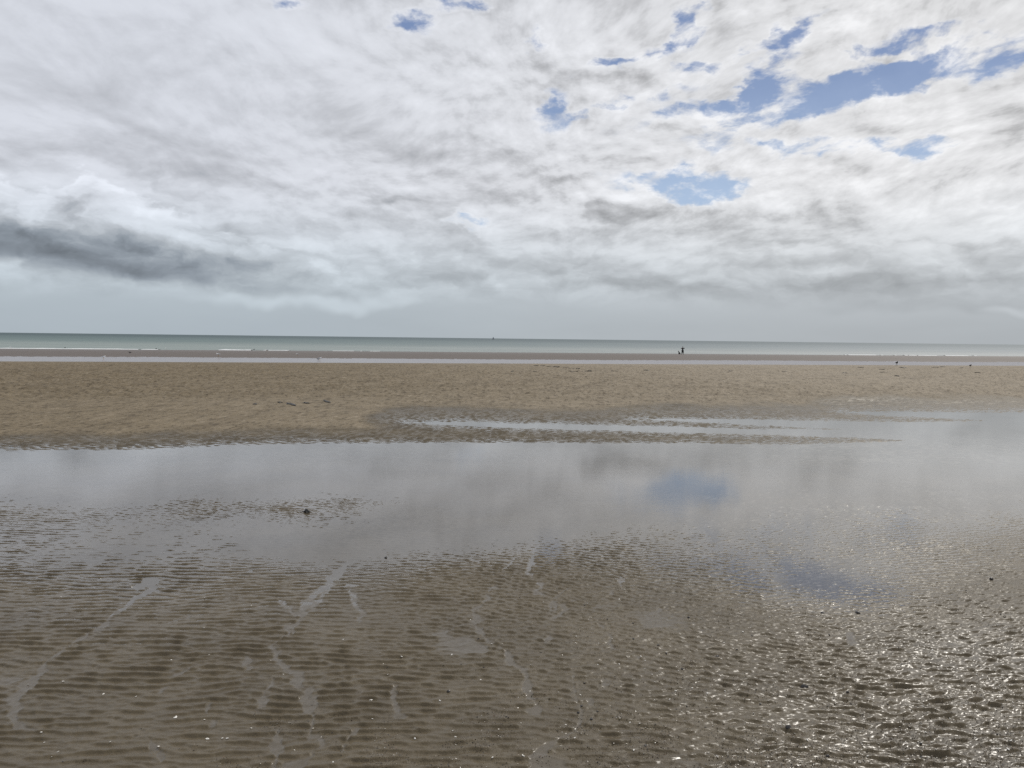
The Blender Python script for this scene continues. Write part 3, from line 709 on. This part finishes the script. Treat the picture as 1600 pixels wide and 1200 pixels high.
weed(438, 629, 8, 1.4, 'small dark bit touching the left end of the longest strand', .8, 0.03, G)
weed(479, 630, 12, 1.4, 'medium dark strand just right of the longest one', .8, 0.03, G)
weed(511, 628, 20, 1.7, 'second longest dark strand, rightmost on the bar face', 2.2, 0.03, G)
weed(398.5, 632, 6, 2.0, 'small lone dark clump on the bar face, leftmost of all', 1.0, 0.03, G)
TR = [(838, 571.5, 8), (848, 572.0, 7), (857, 573.0, 8), (869, 573.6, 10), (884, 574.3, 9), (893, 576.0, 8), (903, 576.6, 7), (836, 581, 6), (801, 581, 6), (750, 583, 7), (895, 581.5, 14), (920, 581, 10),
      (960, 580, 8), (1010, 579, 9), (1026, 580, 8), (1140, 579.5, 9), (1411, 575.2, 10), (1461, 574.2, 8), (1473, 573.4, 6), (1378, 577.5, 7), (1502, 575.2, 6), (1378, 582, 6), (1401, 588, 6), (1527, 583, 6), (1225, 581, 7), (1320, 583, 8), (1345, 574.5, 7)]
for i, (a, b_, l_) in enumerate(TR):
    weed(a, b_, l_, 1.0, 'small dark scrap in the scattered line along the sand bar crest', 0.5, 0.16, G, seed=i * 7)

# shells and pebbles on the near sand
protos = []
def shell_mesh(name, r, seed):
    R = np.random.RandomState(seed); n = 9; vs = []; fs = []
    for j in range(4):
        for i in range(n):
            a = -1.35 + 2.7 * i / (n - 1); q = (j + .3) / 3.3 * r * (1 + .05 * (i % 2)) * (0.9 + .2 * R.rand())
            vs.append((q * math.sin(a), q * math.cos(a) - r * .45, r * .45 * math.sin(math.pi * (j + .5) / 4.6) * (1 - .3 * (i % 2) * .3)))
    for j in range(3):
        for i in range(n - 1): fs.append((j * n + i, j * n + i + 1, (j + 1) * n + i + 1, (j + 1) * n + i))
    me = bpy.data.meshes.new(name); me.from_pydata(vs, [], fs); me.update()
    return me
SH = [shell_mesh('shell', .007, k) for k in range(4)]
PB = [lump_mesh('pebble', .010, .008, .007, 50 + k, 3, .35, .4) for k in range(4)]
spec = [(548 / 2, 700 + 845 / 2, 1.6), (1160 / 2, 700 + 790 / 2, 1.5), (197 / 2, 700 + 731 / 2, 1.1), (648 / 2, 700 + 913 / 2, 1.2), (695 / 2, 700 + 912 / 2, 1.0), (710 / 2, 700 + 912 / 2, 1.0), (535 / 2, 700 + 663 / 2, .9),
        (412 / 2, 700 + 432 / 2, 1.0), (315 / 2, 700 + 406 / 2, 1.0), (190 / 2, 700 + 463 / 2, 1.2), (640 / 2, 700 + 467 / 2, 1.0), (425 / 2, 700 + 778 / 2, .9), (785 / 2, 700 + 880 / 2, .9), (495 / 2, 700 + 940 / 2, .9), (1255 / 2, 700 + 652 / 2, 1.0)]
def scatter(n, xr, yr, bias=0.0):
    L = []
    while len(L) < n:
        px = random.uniform(*xr); py = yr[0] + (yr[1] - yr[0]) * random.random() ** 0.8
        if random.random() < (0.25 + 0.75 * min(1, max(0, (px - 300) / 900))) or bias: L.append((px, py))
    return L
pts = [(a, b_, s_) for a, b_, s_ in spec] + [(a, b_, random.uniform(.45, 1.0)) for a, b_ in scatter(150, (20, 1590), (880, 1195))]
P2 = [spot(a, b_, 0.008) for a, b_, _ in pts]
zz_ = height(np.array([[p.x for p in P2]]), np.array([[p.y for p in P2]]))[0][0]
for i, (p, z_, q) in enumerate(zip(P2, zz_, pts)):
    if z_ < -0.001: continue
    o = bpy.data.objects.new('shell', SH[i % 4]); C.objects.link(o)
    if not SH[i % 4].materials: SH[i % 4].materials.append(M_shell)
    o.location = (p.x, p.y, z_ + .0005); o.rotation_euler = (random.uniform(-.4, .4), random.uniform(-.4, .4), random.uniform(0, 6.28)); o.scale = (q[2],) * 3
    o['category'] = 'shell'; o['group'] = 'white shell fragments on the rippled sand'
    if i == 0: o['label'] = 'largest pale yellowish shell at lower left, lying in a sand ripple'
    elif i == 1: o['label'] = 'bright white shell at the lower middle, the largest right of the runnel'
    else: o['label'] = 'small white shell fragment lying on the wet rippled sand'
spb = [(1340, 956, 1.5), (1231, 1142, 1.3), (1257, 1074, 1.7), (603, 870, 1.3), (1549, 905, 1.5), (1121, 1026, 1.2), (1285, 957, 1.0)]
ptb = spb + [(a, b_, random.uniform(.35, .8)) for a, b_ in scatter(45, (700, 1590), (900, 1195))]
P2 = [spot(a, b_, 0.008) for a, b_, _ in ptb]
zz_ = height(np.array([[p.x for p in P2]]), np.array([[p.y for p in P2]]))[0][0]
names = ['dark pebble alone on rippled sand at the right, below the small pool', 'black pebble near the bottom right of the beach', 'largest dark clod with brown grit beside it at the right', 'dark pebble with a white fleck at the lagoon edge', 'dark pebble near the right border under the lagoon', 'dark pebble among sharp ripples right of centre']
for i, (p, z_, q) in enumerate(zip(P2, zz_, ptb)):
    if z_ < -0.003: z_ = -0.003
    me = PB[i % 4]
    if not me.materials: me.materials.append(M_peb)
    o = bpy.data.objects.new('pebble', me); C.objects.link(o)
    o.location = (p.x, p.y, z_ + .001); o.rotation_euler = (0, 0, random.uniform(0, 6.28)); o.scale = (q[2], q[2] * random.uniform(.7, 1.2), q[2] * random.uniform(.8, 1.2))
    o['category'] = 'pebble'; o['group'] = 'dark pebbles on the rippled sand'
    o['label'] = names[i] if i < len(names) else 'small dark pebble lying among the sand ripples'

# shell grit and worm casts: nobody could count it
NG = 42000
gx = rng.uniform(-60, 1760, NG * 4); gy = 905 + 330 * rng.rand(NG * 4) ** 0.75
cl = fbm(N2, gx / 60.0, gy / 26.0, 3) + 0.9 * (gx - 750) / 900 + 0.55 * (gy - 1080) / 200
keep = np.nonzero(rng.rand(NG * 4) < sst(-0.1, 1.3, cl))[0][:NG]
gx = gx[keep]; gy = gy[keep]
dc = np.array([list(ray(a, b_)) for a, b_ in zip(gx, gy)]); tt = (0.008 - HCAM) / dc[:, 2]
wx_ = dc[:, 0] * tt; wy_ = dc[:, 1] * tt
gz = height(wx_[None, :], wy_[None, :])[0][0]
n = len(wx_); sz = 0.0010 + 0.0038 * rng.rand(n) ** 2.5
ctr = np.stack([wx_, wy_, gz + sz * 0.4], -1)
tet = rng.randn(n, 4, 3); tet /= np.linalg.norm(tet, axis=2, keepdims=True); tet[:, :, 2] *= 0.6
co = (ctr[:, None, :] + tet * sz[:, None, None]).reshape(-1, 3)
fi = (np.arange(n)[:, None, None] * 4 + np.array([[0, 1, 2], [0, 2, 3], [0, 3, 1], [1, 3, 2]])[None]).reshape(-1, 3)
me = bpy.data.meshes.new('shell_grit'); me.from_pydata(co.tolist(), [], fi.tolist()); me.update()
at = me.attributes.new('tone', 'FLOAT', 'POINT'); at.data.foreach_set('value', np.repeat(rng.rand(n), 4).astype(np.float32))
mg, t, out = material('shell_grit')
b = t.new('ShaderNodeBsdfPrincipled'); a_ = t.new('ShaderNodeAttribute', attribute_name='tone')
ra = t.new('ShaderNodeValToRGB'); cr = ra.color_ramp; cr.interpolation = 'CONSTANT'
for i, (p_, c_) in enumerate([(0, (.03, .024, .017, 1)), (.5, (.09, .065, .04, 1)), (.78, (.16, .10, .06, 1)), (.9, (.6, .55, .46, 1))]):
    e_ = cr.elements[i] if i < 2 else cr.elements.new(p_)
    e_.position = p_; e_.color = c_
t.l.new(a_.outputs['Fac'], ra.inputs[0]); t.l.new(ra.outputs[0], b.inputs['Base Color']); b.inputs['Roughness'].default_value = 0.3
t.l.new(b.outputs[0], out.inputs[0])
o = link('shell_grit', me, mg); o['kind'] = 'stuff'; o['label'] = 'coarse shell grit and worm casts strewn between the sand ripples'; o['category'] = 'shell grit'

# foam along the sea edge
mf, t, out = material('sea_foam')
b = t.new('ShaderNodeBsdfPrincipled'); pos = t.new('ShaderNodeNewGeometry').outputs['Position']
t.l.new(t.mix(t.noise(pos, 3, 4), (.62, .64, .63, 1), (.85, .86, .85, 1)), b.inputs['Base Color']); b.inputs['Roughness'].default_value = 0.8
t.l.new(b.outputs[0], out.inputs[0])
def foam(px0, px1, lab, hgt=0.13, dn=0.0, gap=0.0, seed=1):
    R = VN(seed + 40); vs = []; fs = []; n = int((px1 - px0) * 1.5) + 4; prev = False
    xs = np.linspace(px0, px1, n)
    for i, px in enumerate(xs):
        u = (px - 800) / FPX
        y = (196.5 + dn) / (1 - 0.24 * u); x = u * y
        w_ = 0.5 + 0.5 * float(fbm(R, np.array(px / 14.0), np.array(3.3), 3)); w_ *= min(1, 4 * i / n + .15, 4 * (n - i) / n + .15)
        hh = hgt * (0.35 + 1.1 * w_); s0 = len(vs)
        for (dy, k) in ((-.9, 0), (-.5, .7), (0, 1), (.6, .55), (1.4, 0)): vs.append((x, y + dy, ZSEA - .03 + (hh + .03) * k + random.uniform(-.01, .01)))
        if i and w_ > gap:
            for k in range(4): fs.append((s0 - 5 + k, s0 + k, s0 + k + 1, s0 - 5 + k + 1))
    me = bpy.data.meshes.new('sea_foam'); me.from_pydata(vs, [], fs); me.update()
    o = link('sea_foam', me, mf); o['kind'] = 'stuff'; o['category'] = 'foam'; o['label'] = lab
foam(-60, 262, 'long thin white foam line where the sea meets the sand at the left', .13, 0, .25, 1)
foam(340, 395, 'short thick foam patch between the two groups of birds', .20, 0, .2, 2)
foam(408, 456, 'thin foam line behind the white gulls', .09, 2, .3, 3)
foam(1290, 1560, 'broken white foam line at the right part of the sea edge', .12, 0, .38, 4)
foam(490, 640, 'faint foam trace left of the horizon boat', .05, 1, .5, 5)


S.view_settings.view_transform = 'Standard'; S.view_settings.look = 'None'; S.view_settings.exposure = 0; S.view_settings.gamma = 1
S.render.engine = 'CYCLES'
S.cycles.use_denoising = False; S.cycles.max_bounces = 4; S.cycles.transparent_max_bounces = 8
world.cycles.sampling_method = 'NONE'
